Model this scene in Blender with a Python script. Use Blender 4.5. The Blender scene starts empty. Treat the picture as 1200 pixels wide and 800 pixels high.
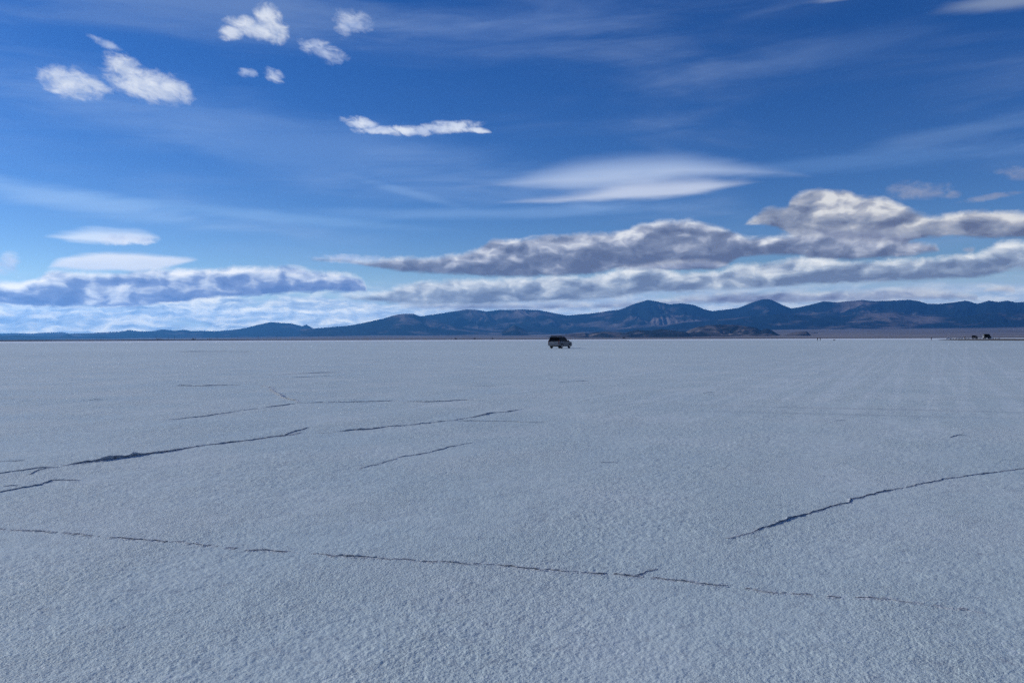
import bpy, bmesh, math, random
import numpy as np
from mathutils import Vector, Matrix
R = math.radians
scene = bpy.context.scene
COL = scene.collection
random.seed(7)

# ------------------------------------------------------------------ camera
CAM_H = 1.6
FPX = 933.3                       # focal length in pixels of the 1200 px wide photograph (28 mm)
cam_d = bpy.data.cameras.new('camera')
cam_d.lens = 28.0
cam_d.sensor_width = 36.0
cam_d.clip_start = 0.05
cam_d.clip_end = 200000
cam = bpy.data.objects.new('camera', cam_d)
COL.objects.link(cam)
CAM_M = Matrix.Rotation(R(90 - 0.18), 4, 'X') @ Matrix.Rotation(R(-0.196), 4, 'Z')
cam.matrix_world = Matrix.Translation((0, 0, CAM_H)) @ CAM_M
scene.camera = cam
M3 = np.array(CAM_M.to_3x3())

def ray(x, y):
    v = M3 @ np.array([x - 600.0, -(y - 400.0), -FPX])
    return v / np.linalg.norm(v)
def ae(x, y):                     # azimuth, elevation in degrees
    v = ray(x, y)
    return math.degrees(math.atan2(v[0], v[1])), math.degrees(math.asin(v[2]))
def gp(x, y, z=0.0):              # point of the ground plane
    v = ray(x, y)
    t = (z - CAM_H) / v[2]
    return np.array([v[0] * t, v[1] * t, z])
def at_dist(x, d):                # ground point under picture column x, d metres away
    a = R(ae(x, 397)[0])
    return d * math.sin(a), d * math.cos(a)

# ------------------------------------------------------------------ exposure, sun
SUN_AZ, SUN_EL = -72.0, 27.0      # from the left, a little ahead
SKY_STR = 0.1
scene.view_settings.view_transform = 'Standard'
scene.view_settings.look = 'None'
scene.view_settings.gamma = 1.0
scene.view_settings.exposure = 0.0
scene.cycles.use_denoising = False
sun_d = bpy.data.lights.new('sun', 'SUN')
sun_d.energy = 2.9
sun_d.angle = R(2.0)
sun_d.color = (1.0, 0.95, 0.88)
sun = bpy.data.objects.new('sun', sun_d)
COL.objects.link(sun)
sv = Vector((math.sin(R(SUN_AZ)) * math.cos(R(SUN_EL)), math.cos(R(SUN_AZ)) * math.cos(R(SUN_EL)), math.sin(R(SUN_EL))))
sun.rotation_euler = sv.to_track_quat('Z', 'Y').to_euler()

# ------------------------------------------------------------------ node helper
class V:
    def __init__(s, b, sock): s.b, s.s = b, sock
    def __add__(s, o): return s.b.m('ADD', s, o)
    def __radd__(s, o): return s.b.m('ADD', o, s)
    def __sub__(s, o): return s.b.m('SUBTRACT', s, o)
    def __rsub__(s, o): return s.b.m('SUBTRACT', o, s)
    def __mul__(s, o): return s.b.m('MULTIPLY', s, o)
    def __rmul__(s, o): return s.b.m('MULTIPLY', o, s)
    def __truediv__(s, o): return s.b.m('DIVIDE', s, o)
class NB:
    def __init__(s, tree): s.t = tree
    def n(s, kind, **kw):
        nd = s.t.nodes.new(kind)
        for k, v in kw.items(): setattr(nd, k, v)
        return nd
    def put(s, sock, v):
        if isinstance(v, V): s.t.links.new(v.s, sock)
        elif isinstance(v, (tuple, list)):
            sock.default_value = tuple(v) + (1,) * (len(sock.default_value) - len(v))
        else: sock.default_value = v
    def m(s, op, *a, clamp=False):
        nd = s.n('ShaderNodeMath', operation=op, use_clamp=clamp)
        for i, v in enumerate(a): s.put(nd.inputs[i], v)
        return V(s, nd.outputs[0])
    def xyz(s, x, y, z=0.0):
        nd = s.n('ShaderNodeCombineXYZ')
        for i, v in enumerate((x, y, z)): s.put(nd.inputs[i], v)
        return V(s, nd.outputs[0])
    def sep(s, v):
        nd = s.n('ShaderNodeSeparateXYZ'); s.put(nd.inputs[0], v)
        return [V(s, o) for o in nd.outputs]
    def noise(s, vec, scale=1, detail=5, rough=.5, lac=2.0, dist=0.0, color=False, dim='3D', kind=None):
        nd = s.n('ShaderNodeTexNoise', noise_dimensions=dim)
        if kind: nd.noise_type = kind
        s.put(nd.inputs['Vector'], vec)
        for k, v in (('Scale', scale), ('Detail', detail), ('Roughness', rough), ('Lacunarity', lac), ('Distortion', dist)):
            s.put(nd.inputs[k], v)
        return V(s, nd.outputs['Color' if color else 'Fac'])
    def vor(s, vec, scale=1, feature='F1', dim='3D', rnd=1.0, out='Distance'):
        nd = s.n('ShaderNodeTexVoronoi', voronoi_dimensions=dim, feature=feature)
        s.put(nd.inputs['Vector'], vec); s.put(nd.inputs['Scale'], scale); s.put(nd.inputs['Randomness'], rnd)
        return V(s, nd.outputs[out])
    def step(s, v, a, b, lo=0.0, hi=1.0, kind='SMOOTHSTEP'):
        nd = s.n('ShaderNodeMapRange', interpolation_type=kind)
        for i, q in enumerate((v, a, b, lo, hi)): s.put(nd.inputs[i], q)
        return V(s, nd.outputs[0])
    def ramp(s, v, stops, interp='LINEAR'):
        nd = s.n('ShaderNodeValToRGB'); s.put(nd.inputs[0], v)
        r = nd.color_ramp; r.interpolation = interp
        while len(r.elements) < len(stops): r.elements.new(0.5)
        for e, (p, c) in zip(r.elements, stops):
            e.position = p; e.color = tuple(c) + (1,)
        return V(s, nd.outputs[0])
    def mix(s, f, a, b, blend='MIX'):
        nd = s.n('ShaderNodeMix', data_type='RGBA', blend_type=blend)
        s.put(nd.inputs[0], f); s.put(nd.inputs[6], a); s.put(nd.inputs[7], b)
        return V(s, nd.outputs[2])
    def curve(s, v, pts):             # pts in 0..1, sorted, piecewise linear
        nd = s.n('ShaderNodeFloatCurve'); s.put(nd.inputs['Value'], v)
        c = nd.mapping.curves[0]
        nd.mapping.use_clip = False
        while len(c.points) < len(pts): c.points.new(0.5, 0.5)
        for p, (x, y) in zip(c.points, pts):
            p.location = (x, y); p.handle_type = 'AUTO_CLAMPED'
        nd.mapping.update()
        return V(s, nd.outputs[0])

def lin(r, g, b):
    f = lambda c: ((c / 255 + 0.055) / 1.055) ** 2.4 if c > 10.3 else c / 255 / 12.92
    return (f(r), f(g), f(b))

# ------------------------------------------------------------------ sky: clear-sky model with cloud decks laid out by azimuth and elevation
world = bpy.data.worlds.new('World')
scene.world = world
world.use_nodes = True
wt = world.node_tree
wt.nodes.clear()
B = NB(wt)
tc = B.n('ShaderNodeTexCoord')
D = V(B, tc.outputs['Generated'])
dx, dy, dz = B.sep(D)
AZ = B.m('ARCTAN2', dx, dy) * (180 / math.pi)
EL = B.m('ARCSINE', dz) * (180 / math.pi)
ELp = B.m('MAXIMUM', EL, 0.0)
sky_n = B.n('ShaderNodeTexSky', sky_type='NISHITA')
sky_n.sun_disc = False
sky_n.sun_elevation = R(SUN_EL)
sky_n.sun_rotation = R(SUN_AZ)
sky_n.altitude = 1300
sky_n.air_density = 1.0
sky_n.dust_density = 0.15
sky_n.ozone_density = 4.0
# the sky just below the horizon continues the horizon colour
vz = B.m('MAXIMUM', dz, 0.012)
B.put(sky_n.inputs['Vector'], B.xyz(dx, dy, vz)) if 'Vector' in sky_n.inputs else None
sky = V(B, sky_n.outputs[0])
hs = B.n('ShaderNodeHueSaturation')
B.put(hs.inputs['Hue'], 0.517)
B.put(hs.inputs['Saturation'], 1.30)
B.put(hs.inputs['Value'], 0.86)
B.put(hs.inputs['Color'], sky)
gm = B.n('ShaderNodeGamma'); B.put(gm.inputs[0], V(B, hs.outputs[0])); B.put(gm.inputs[1], 1.0)
cur = V(B, gm.outputs[0])
K = 1.0 / SKY_STR
def C(r, g, b, k=1.0):
    return tuple(c * K * k for c in lin(r, g, b))
def over(base, a, colr): return B.mix(a, base, colr)
# shared noise fields (degrees)
WEST = B.xyz(AZ, EL * 1.5)
wn = B.noise(WEST, .55, 3, .5, color=True)
wx, wy, wz = B.sep(wn)
AZw = AZ + (wx - .5) * 1.6
ELw = EL + (wy - .5) * 0.8
P1 = B.xyz(AZw, ELw * 1.7)
nE = B.noise(P1, .45, 10, .66) - .5                       # billow edges
nD = B.noise(P1, .40, 3, .45)                            # broad soft billows
nF = B.noise(B.xyz(AZw * .8 + 31.0, ELw * 2.6), .9, 6, .6) - .5
P2 = B.xyz(AZw - .45, ELw * 1.7 + .75)
rel = nD - B.noise(P2, .40, 3, .45)                      # relief lit from upper left
U = (AZ + 40.0) / 80.0
def cpts(pts):
    out = []
    for x, y in sorted(pts):
        a, e = ae(x, y)
        out.append(((a + 40) / 80, e / 30))
    return out
EDGE = lambda v: v
def bank(cur, top, bot, cols, aT=.9, aB=.4, soft=.4, gain=1.5, tone=0.0, power=1.0, opac=1.0, rough=None):
    a0, a1 = min(top)[0], max(top)[0]
    top = [(a0 - 200, 420)] + [(a0 - 3, max(dict(bot).get(a0, 400), dict(top)[a0]))] + top if a0 > -50 else top
    top = top + [(a1 + 3, 420), (a1 + 300, 420)] if a1 < 1250 else top
    tp = B.curve(U, [(max(-.2, min(1.2, x)), max(-.1, y)) for x, y in cpts(top)]) * 30.0
    bt = B.curve(U, [(max(-.2, min(1.2, x)), max(-.1, y)) for x, y in cpts(bot)]) * 30.0
    dT = (tp - EL) + nE * (aT * 1.5)
    dB = (EL - bt) + nF * (aB * 1.6)
    d = B.m('SMOOTH_MIN', dT, dB * 1.6, .15)
    al = B.step(d, -.05, soft * 1.25) * opac
    t = (EL - bt) / B.m('MAXIMUM', tp - bt, .25)
    t = B.m('POWER', B.m('MAXIMUM', t + nF * .35, 0.0), power)
    rim = B.step(dT, .9, 0.0, 0.0, .20)
    v = t * .66 + rel * gain * 1.15 + nE * .55 + nF * .40 + rim + tone + .05
    colr = B.ramp(v, [(p, C(*c)) for p, c in cols])
    return over(cur, al, colr)

# thin high cirrus veils
cz = B.noise(B.xyz(AZ * .045 + 3.1, EL * .22 + AZ * .012), 1.0, 5, .55, dist=.6)
cz2 = B.noise(B.xyz(AZ * .10 - 7.0, EL * .75 - AZ * .04), 1.0, 6, .6, dist=.4)
veil = B.step(cz, .40, .78) * B.step(cz2, .25, .8)
cur = over(cur, veil * .27, C(165, 188, 225))
def streak(cur, x, y, rx, ry, ang, op, colr, freq=1.0, sharp=.9):
    a, e = ae(x, y)
    k = 180 / math.pi / FPX
    ca, sa = math.cos(R(ang)), math.sin(R(ang))
    u = ((AZ - a) * ca + (EL - e) * sa) / (rx * k)
    w = ((EL - e) * ca - (AZ - a) * sa) / (ry * k)
    q = B.m('SQRT', u * u + w * w)
    d = 1.0 - q + (cz2 - .5) * 1.1 * freq
    return over(cur, B.step(d, 0.0, sharp) * op * .72, C(*colr))
for s_ in ((230, 8, 330, 45, 2, .45, (140, 165, 205)),
           (70, 232, 200, 17, -6, .60, (165, 198, 238)),
           (300, 252, 260, 9, -3, .35, (150, 190, 235)),
           (610, 30, 260, 40, 8, .28, (120, 150, 205)),
           (560, 250, 300, 10, 1, .40, (145, 182, 230)),
           (480, 226, 90, 7, -14, .30, (150, 185, 230)),
           (980, 60, 150, 22, 4, .30, (110, 140, 190)),
           (1130, 155, 140, 12, 6, .34, (115, 150, 200)),
           (1010, 190, 230, 14, 0, .38, (115, 155, 210)),
           (350, 170, 420, 55, -8, .34, (140, 175, 225)),
           (1180, 2, 80, 12, -3, .8, (150, 165, 190)),
           (985, -2, 40, 4, 0, .7, (150, 165, 190))):
    cur = streak(cur, *s_)

# lens-shaped smooth clouds
nS = B.noise(B.xyz(AZ * .35, EL * 2.2), 1.0, 4, .5) - .5
def lens(cur, top, bot, c_top, c_bot, soft=.6, op=.9, amp=.25):
    tp = B.curve(U, cpts([(-100, 450)] + top + [(1300, 450)])) * 30.0
    bt = B.curve(U, cpts(bot)) * 30.0
    d = B.m('SMOOTH_MIN', (tp - EL) + nS * amp, ((EL - bt) + nS * amp) * 1.6, .2)
    t = (EL - bt) / B.m('MAXIMUM', tp - bt, .3) + nS * .8
    colr = B.ramp(t, [(0.0, C(*c_bot)), (1.0, C(*c_top))])
    return over(cur, B.step(d, -.02, soft) * op, colr)
cur = lens(cur, [(490, 240), (530, 218), (580, 207), (640, 189), (700, 177), (770, 172), (830, 176), (890, 187), (945, 201), (980, 235)],
           [(500, 222), (560, 222), (620, 225), (680, 228), (740, 224), (800, 216), (860, 212), (960, 208)], (150, 176, 218), (186, 201, 228), soft=1.7, op=.86, amp=.45)
cur = lens(cur, [(545, 262), (580, 237), (620, 230), (680, 221), (740, 207), (800, 204), (850, 206), (890, 211), (925, 222), (960, 260)],
           [(560, 237), (640, 240), (720, 238), (800, 233), (860, 222), (900, 214), (960, 213)], (188, 200, 226), (200, 210, 230), soft=.95, op=.86, amp=.4)
cur = lens(cur, [(38, 300), (50, 276), (80, 268), (120, 263), (160, 266), (190, 277), (205, 300)],
           [(40, 278), (60, 281), (90, 286), (140, 288), (180, 281), (210, 277)], (205, 222, 245), (215, 225, 240), soft=.7, op=.85, amp=.5)
cur = lens(cur, [(40, 335), (65, 303), (100, 295), (150, 293), (200, 297), (236, 304), (250, 330)],
           [(50, 316), (150, 320), (200, 314), (240, 304)], (220, 226, 238), (195, 207, 230), soft=.45, op=.92, amp=.4)

# puffs: small fair-weather scraps.  One shared fine noise, denser than the banks'
nP = B.noise(B.xyz(AZw * .8, ELw * 1.35 + AZw * .25), 1.5, 8, .62) - .5
_pa = B.xyz(AZw * .8, ELw * 1.2)
relP = B.noise(_pa, .7, 4, .5) - B.noise(B.xyz(AZw * .8 - .35, ELw * 1.2 + .55), .7, 4, .5)
def puffs(cur, lst, hi, lo, noise_amp=1.7, soft=.5, gain=1.9, op=.97):
    acc = None; shade = None
    for (x, y, rx, ry, ang) in lst:
        a, e = ae(x, y)
        k = 180 / math.pi / FPX
        ca, sa = math.cos(R(ang)), math.sin(R(ang))
        u = ((AZ - a) * ca + (EL - e) * sa) / (rx * k)
        w = ((EL - e) * ca - (AZ - a) * sa) / (ry * k)
        q = 1.0 - (u * u + w * w)
        acc = q if acc is None else B.m('MAXIMUM', acc, q)
    q = acc
    d = q + nP * noise_amp - .12
    al = B.step(d, -.18, soft * 1.15) * op
    v = .60 + relP * gain * .75 + nP * .25 - B.step(d, .6, 1.5) * .12
    return over(cur, al, B.ramp(v, [(0.0, C(*lo)), (1.0, C(*hi))]))
cur = puffs(cur, [(84, 98, 34, 17, -6), (110, 99, 20, 7, -15), (170, 99, 45, 19, -9), (146, 80, 24, 15, -20), (198, 105, 28, 17, -10),
                  (298, 33, 34, 12, -8), (314, 20, 18, 15, -30), (272, 38, 18, 9, 10), (325, 38, 15, 14, 0)],
            (230, 234, 241), (158, 176, 210), noise_amp=1.9, soft=.95)
cur = puffs(cur, [(124, 51, 18, 5, -14), (290, 85, 12, 6, 0), (321, 88, 14, 8, -15), (378, 60, 30, 12, -15), (414, 25, 26, 13, -5), (403, 30, 12, 14, 0),
                  (10, 306, 12, 11, 0), (2, 312, 16, 10, 0), (410, 303, 48, 6, 0)],
            (214, 222, 238), (120, 150, 205), noise_amp=2.6, soft=1.2, op=.85)
cur = puffs(cur, [(425, 145, 26, 8, -8), (448, 152, 38, 5.5, 3), (480, 153, 36, 7, 0), (525, 149, 42, 8.5, 4), (555, 152, 26, 4, -4), (150, 281, 34, 7, 4)],
            (226, 232, 242), (160, 180, 220), noise_amp=2.2, soft=.9)
cur = puffs(cur, [(1078, 225, 34, 10, 0), (1060, 222, 20, 10, 0), (1118, 228, 10, 5, 0), (1160, 231, 30, 4, 5), (1198, 203, 24, 8, -8), (1136, 292, 7, 4, 0)],
            (165, 170, 188), (95, 120, 170), noise_amp=2.2, soft=1.2, op=.8)

# low streaky deck down to the horizon
nL = B.noise(B.xyz(AZw * .42, ELw * 1.55), 1.0, 9, .62)
nL2 = B.noise(B.xyz(AZw * .16 + 9.0, EL * 1.25 + 2.0), 1.0, 4, .5)
relL = nL - B.noise(B.xyz((AZw - .4) * .42, (ELw + .25) * 1.55), 1.0, 7, .6)
decktop = B.step(EL, 4.6, 1.7)
cov = B.step(nL * .6 + nL2 * .6 + decktop * .20, .54, .76) * B.step(EL, 4.3, 2.6)
base_lo = B.mix(B.step(EL, 5.0, 1.2) * .80, cur, C(142, 178, 220))
vL = nL2 * .9 + relL * 2.2 + .14
cur = over(base_lo, cov * .93, B.ramp(vL, [(0.08, C(112, 146, 196)), (.50, C(160, 184, 218)), (1.05, C(220, 226, 234))]))

lowveil = B.step(EL, 5.2, 3.2) * B.step(AZ, -14, -2)
cur = over(cur, lowveil * (.55 + (nL2 - .5) * 1.2) * .9, C(150, 174, 208))
# the heavier banks, back to front
cur = bank(cur, [(470, 356), (560, 352), (680, 352), (760, 349), (800, 345), (850, 341), (900, 339), (1000, 336), (1060, 333), (1110, 337), (1150, 344)],
           [(470, 362), (600, 364), (760, 361), (820, 357), (900, 357), (1000, 355), (1080, 353), (1140, 352), (1200, 352)],
           [(0.0, (105, 122, 162)), (.5, (142, 158, 190)), (.95, (188, 198, 214))], aT=.6, aB=.3, soft=.4, gain=1.9, tone=-.02)
cur = bank(cur, [(1148, 341), (1165, 334), (1180, 333), (1192, 338)], [(1140, 343), (1200, 343)],
           [(0.0, (110, 128, 168)), (.5, (160, 172, 196)), (.95, (200, 206, 216))], aT=.25, aB=.15, soft=.3, gain=1.2, tone=.1)
cur = bank(cur, [(400, 343), (440, 341), (480, 329), (533, 326), (600, 323), (700, 319), (733, 311), (760, 309), (790, 314), (833, 315), (867, 307), (910, 305), (940, 297), (967, 300), (1040, 303), (1067, 300), (1133, 295), (1160, 288), (1177, 282), (1200, 280), (1260, 276)],
           [(400, 350), (450, 356), (500, 359), (567, 358), (633, 355), (700, 353), (767, 344), (800, 343), (900, 338), (967, 334), (1067, 331), (1133, 328), (1165, 324), (1185, 318), (1260, 318)],
           [(0.0, (104, 124, 160)), (.4, (140, 158, 187)), (.7, (188, 199, 215)), (1.0, (224, 229, 235))], aT=.8, aB=.35, soft=.40, gain=2.0, tone=-.02)
cur = bank(cur, [(-60, 322), (0, 326), (40, 325), (67, 313), (100, 318), (173, 314), (213, 314), (250, 312), (290, 311), (340, 309), (362, 314), (385, 316), (405, 317), (430, 331)],
           [(-60, 357), (0, 358), (67, 361), (133, 361), (183, 358), (250, 350), (317, 347), (350, 344), (400, 343), (434, 343)],
           [(0.0, (92, 122, 178)), (.36, (118, 143, 192)), (.66, (178, 193, 220)), (1.0, (230, 233, 240))], aT=.6, aB=.4, soft=.36, gain=2.0, tone=.04)
cur = bank(cur, [(868, 265), (878, 257), (888, 249), (900, 241), (922, 238), (930, 228), (960, 221), (992, 221), (1010, 228), (1033, 229), (1060, 241), (1100, 249), (1133, 246), (1200, 247), (1260, 248)],
           [(868, 265), (885, 264), (900, 266), (925, 275), (950, 296), (1000, 303), (1050, 298), (1072, 283), (1110, 279), (1167, 281), (1260, 281)],
           [(0.0, (96, 110, 144)), (.4, (132, 144, 170)), (.7, (168, 174, 190)), (1.0, (214, 216, 220))], aT=.6, aB=.3, soft=.36, gain=2.2, tone=.04)
cur = bank(cur, [(366, 303), (400, 302), (433, 303), (467, 298), (500, 299), (533, 295), (567, 286), (580, 277), (617, 277), (650, 273), (683, 271), (733, 267), (753, 259), (787, 256), (817, 257), (840, 262), (867, 271), (887, 276), (930, 273), (960, 271), (1010, 277), (1050, 279), (1090, 282), (1106, 288)],
           [(366, 306), (400, 308), (433, 314), (483, 321), (533, 323), (600, 326), (667, 324), (700, 322), (733, 316), (790, 317), (830, 318), (855, 310), (870, 302), (917, 300), (960, 304), (1000, 306), (1060, 302), (1112, 294)],
           [(0.0, (92, 108, 144)), (.4, (120, 134, 165)), (.72, (166, 175, 197)), (1.0, (218, 222, 230))], aT=.65, aB=.3, soft=.36, gain=2.2, tone=-.02, power=1.2)

cur = bank(cur, [(912, 272), (945, 264), (990, 260), (1040, 261), (1072, 266), (1084, 275)], [(912, 275), (970, 283), (1030, 289), (1088, 281)],
           [(0.0, (112, 124, 158)), (.5, (150, 160, 184)), (1.0, (192, 197, 208))], aT=.4, aB=.5, soft=.7, gain=1.6, tone=.12, opac=.85)
cur = bank(cur, [(722, 313), (750, 308), (790, 303), (830, 303), (858, 308)], [(722, 317), (780, 318), (862, 314)],
           [(0.0, (96, 112, 152)), (.5, (142, 154, 184)), (1.0, (200, 206, 218))], aT=.4, aB=.3, soft=.4, gain=1.6, tone=.10, opac=.9)

# all round the rest of the sky: the same broken decks, without hand-placed shapes
far = B.step(B.m('ABSOLUTE', AZ), 36.0, 52.0)
g1 = B.noise(B.xyz(dx / (vz + .12), dy / (vz + .12)), 1.1, 7, .58, dist=.3)
gen = B.step(g1 + B.step(EL, 20, 3) * .12, .56, .70) * B.step(EL, 80, 40, .4, 1.0)
gcol = B.ramp(g1, [(.5, C(215, 220, 230)), (.8, C(105, 120, 160))])
cur = over(cur, far * gen * .9, gcol)

# radiance above the air layer: what is seen from the ground has passed the haze in between
HAZE_D, HAZE_TOP, HAZE_R = 4.0e-5, 1450.0, 43000.0
path = B.m('MINIMUM', B.m('DIVIDE', HAZE_TOP, B.m('MAXIMUM', dz, .0005)), HAZE_R)
TR = B.m('EXPONENT', path * -HAZE_D)
sepc = B.n('ShaderNodeSeparateColor'); B.put(sepc.inputs[0], cur)
AIR = (.018, .084, .255)
ch = [B.m('MAXIMUM', (V(B, sepc.outputs[i]) - (1.0 - TR) * (AIR[i] * K)) / TR, 0.0) for i in range(3)]
cmb = B.n('ShaderNodeCombineColor')
for i in range(3): B.put(cmb.inputs[i], ch[i])
cur = V(B, cmb.outputs[0])

bg = B.n('ShaderNodeBackground')
B.put(bg.inputs['Color'], cur)
B.put(bg.inputs['Strength'], SKY_STR)
wo = B.n('ShaderNodeOutputWorld')
wt.links.new(bg.outputs[0], wo.inputs['Surface'])
world.cycles.sampling_method = 'MANUAL'
world.cycles.sample_map_resolution = 512

# ------------------------------------------------------------------ numpy noise
def _hash(ix, iy, seed):
    h = (ix.astype(np.int64) * 374761393 + iy.astype(np.int64) * 668265263 + seed * 1442695041) & 0xffffffff
    h = ((h ^ (h >> 13)) * 1274126177) & 0xffffffff
    h = (h ^ (h >> 16)) & 0xffffffff
    return h / 4294967295.0
def vnoise(x, y, seed=0):
    x0, y0 = np.floor(x), np.floor(y)
    fx, fy = x - x0, y - y0
    fx, fy = fx * fx * (3 - 2 * fx), fy * fy * (3 - 2 * fy)
    a, b = _hash(x0, y0, seed), _hash(x0 + 1, y0, seed)
    c, d = _hash(x0, y0 + 1, seed), _hash(x0 + 1, y0 + 1, seed)
    return (a * (1 - fx) + b * fx) * (1 - fy) + (c * (1 - fx) + d * fx) * fy
def fbm(x, y, oct=4, seed=0, rough=.5):
    x = np.asarray(x, float); y = np.asarray(y, float)
    s = np.zeros(np.broadcast(x, y).shape); a = 1.0; n = 0
    for o in range(oct):
        s += a * (vnoise(x * 2 ** o + o * 17.3, y * 2 ** o - o * 9.1, seed + o) * 2 - 1); n += a; a *= rough
    return s / n
def rnoise(x, y, oct=4, seed=0, rough=.5):
    s = 0; a = 1.0; n = 0
    for o in range(oct):
        s = s + a * (1 - np.abs(vnoise(x * 2 ** o + o * 7.7, y * 2 ** o + o * 3.3, seed + o) * 2 - 1)); n += a; a *= rough
    return s / n

# ------------------------------------------------------------------ object helpers
def tag(o, label=None, cat=None, group=None, kind=None):
    if label: o['label'] = label
    if cat: o['category'] = cat
    if group: o['group'] = group
    if kind: o['kind'] = kind
    return o
def link(name, me, m, parent=None):
    o = bpy.data.objects.new(name, me)
    COL.objects.link(o)
    if m is not None: me.materials.append(m)
    if parent is not None: o.parent = parent
    return o
def grid_mesh(name, X, Y, Z, m, smooth=True, keep=None):
    n, k = X.shape
    me = bpy.data.meshes.new(name)
    co = np.stack([X, Y, Z], -1).reshape(-1, 3).astype(np.float32)
    i = np.arange(n * k).reshape(n, k)
    f = np.stack([i[:-1, :-1], i[:-1, 1:], i[1:, 1:], i[1:, :-1]], -1).reshape(-1, 4)
    if keep is not None: f = f[keep.reshape(-1)]
    me.vertices.add(len(co)); me.vertices.foreach_set('co', co.ravel())
    me.loops.add(f.size); me.loops.foreach_set('vertex_index', f.astype(np.int32).ravel())
    me.polygons.add(len(f)); me.polygons.foreach_set('loop_start', np.arange(0, f.size, 4, dtype=np.int32))
    try: me.polygons.foreach_set('loop_total', np.full(len(f), 4, dtype=np.int32))
    except Exception: pass
    me.polygons.foreach_set('use_smooth', np.full(len(f), smooth))
    me.update(calc_edges=True)
    return link(name, me, m)
def mat(name):
    m = bpy.data.materials.new(name); m.use_nodes = True
    m.node_tree.nodes.clear()
    b = NB(m.node_tree)
    p = b.n('ShaderNodeBsdfPrincipled'); o = b.n('ShaderNodeOutputMaterial')
    m.node_tree.links.new(p.outputs[0], o.inputs['Surface'])
    return m, b, p
def simple(name, c, rough=.5, metal=0.0, coat=0.0, wear=.12, spec=.5):
    m, b, p = mat(name)
    tcn = V(b, b.n('ShaderNodeTexCoord').outputs['Object'])
    n = b.noise(tcn, 7, 4, .6)
    b.put(p.inputs['Base Color'], b.mix(n * wear * 2, c, tuple(x * .55 + .03 for x in c)))
    b.put(p.inputs['Roughness'], rough + (n - .5) * .15)
    b.put(p.inputs['Metallic'], metal)
    b.put(p.inputs['Coat Weight'], coat)
    b.put(p.inputs['Specular IOR Level'], spec)
    return m

# ------------------------------------------------------------------ ground: salt crust
TRK = math.radians(27.0)                                     # heading of the vehicle tracks
m_salt, b, p = mat('salt_crust')
geo = b.n('ShaderNodeNewGeometry')
P = V(b, geo.outputs['Position'])
px_, py_, pz_ = b.sep(P)
al = px_ * math.sin(TRK) + py_ * math.cos(TRK)               # along the tracks
ac = px_ * math.cos(TRK) - py_ * math.sin(TRK)               # across
DIST = b.m('SQRT', px_ * px_ + py_ * py_)
big = b.noise(P, .018, 5, .55)
mid = b.noise(P, .35, 5, .55)
col = b.mix(b.step(big, .35, .68), (.572, .680, .655), (.650, .760, .728))
col = b.mix(b.step(mid, .40, .70) * .30, col, (.69, .74, .745))
trk = b.noise(b.xyz(ac * 1.3, al * .006), 1.0, 4, .6)
trk2 = b.noise(b.xyz(ac * .22 + 40.0, al * .003), 1.0, 3, .55)
vignette_zone = b.step(ac, -38, 15) * b.step(al, 12, 60)
col = b.mix(vignette_zone * (b.step(trk2, .30, .66) * .08 + .30), col, (.50, .59, .59))  # lens vignetting on the right put into the colour, plus faint track streaks
wear_n = b.noise(P, .25, 4, .6)
acc = None
HUB = at_dist(1062, 430)
for x0_, y0_, off, wd in ((812, 474, -14, .28), (868, 452, 6, .24), (935, 446, -5, .3), (925, 470, 10, .2), (1008, 468, 3, .26), (1062, 452, 12, .3), (1125, 436, 22, .26),
                          (1190, 452, 9, .3), (1150, 428, 30, .3), (705, 441, -26, .3), (1230, 470, 16, .24), (770, 458, -8, .22), (980, 434, -10, .4), (1090, 470, 0, .25)):
    p0_ = gp(x0_, y0_); dv = np.array([HUB[0] + off - p0_[0], HUB[1] - p0_[1]]); dv /= np.linalg.norm(dv)
    nx_, ny_ = dv[1], -dv[0]
    dd = b.m('ABSOLUTE', px_ * float(nx_) + py_ * float(ny_) - float(nx_ * p0_[0] + ny_ * p0_[1]))
    g_ = b.step(b.m('ABSOLUTE', dd - .8), wd * .65, wd * .15)
    acc = g_ if acc is None else b.m('MAXIMUM', acc, g_)
acc = acc * b.step(DIST, 10, 26) * b.step(wear_n, .28, .55)
col = b.mix(acc * .30, col, (.80, .88, .86))
p0_, p1_ = gp(790, 477), gp(1210, 487)
dv = (p1_ - p0_)[:2]; dv /= np.linalg.norm(dv)
dd = b.m('ABSOLUTE', px_ * float(dv[1]) - py_ * float(dv[0]) - float(dv[1] * p0_[0] - dv[0] * p0_[1]))
cross = b.step(b.m('ABSOLUTE', dd - .75), .30, .08) * b.step(px_, 2, 7) * b.step(wear_n, .3, .6)
col = b.mix(cross * .45, col, (.40, .47, .48))
fine = b.noise(P, 6, 7, .82)
split_ = b.noise(P, 80, 3, .6)
fine = fine * .6 + split_ * .4
col = b.mix(b.step(fine, .50, .36) * .75, col, (.36, .40, .43))
col = b.mix(b.step(fine, .55, .66) * .70, col, (.86, .89, .90))
pale = b.step(DIST + (big - .5) * 500.0, 560, 760)           # far crust made paler, sunlight on it put into the colour
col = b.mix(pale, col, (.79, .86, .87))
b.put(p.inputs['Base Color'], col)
b.put(p.inputs['Roughness'], b.step(mid, .3, .7, .50, .72))
b.put(p.inputs['Specular IOR Level'], .35)
hp = b.noise(P, 72, 4, .62)
hv = b.vor(P, 60, 'F1')
h2 = b.noise(P, 9, 4, .55)
patch = b.step(b.noise(b.xyz(ac * .9, al * .35), 1.0, 3, .5), .30, .68, .45, 1.25)
hh = (hp * 1.0 - hv * .3 + h2 * .4) * patch
bp = b.n('ShaderNodeBump'); b.put(bp.inputs['Strength'], 1.0); b.put(bp.inputs['Distance'], .011); b.put(bp.inputs['Height'], hh)
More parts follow.
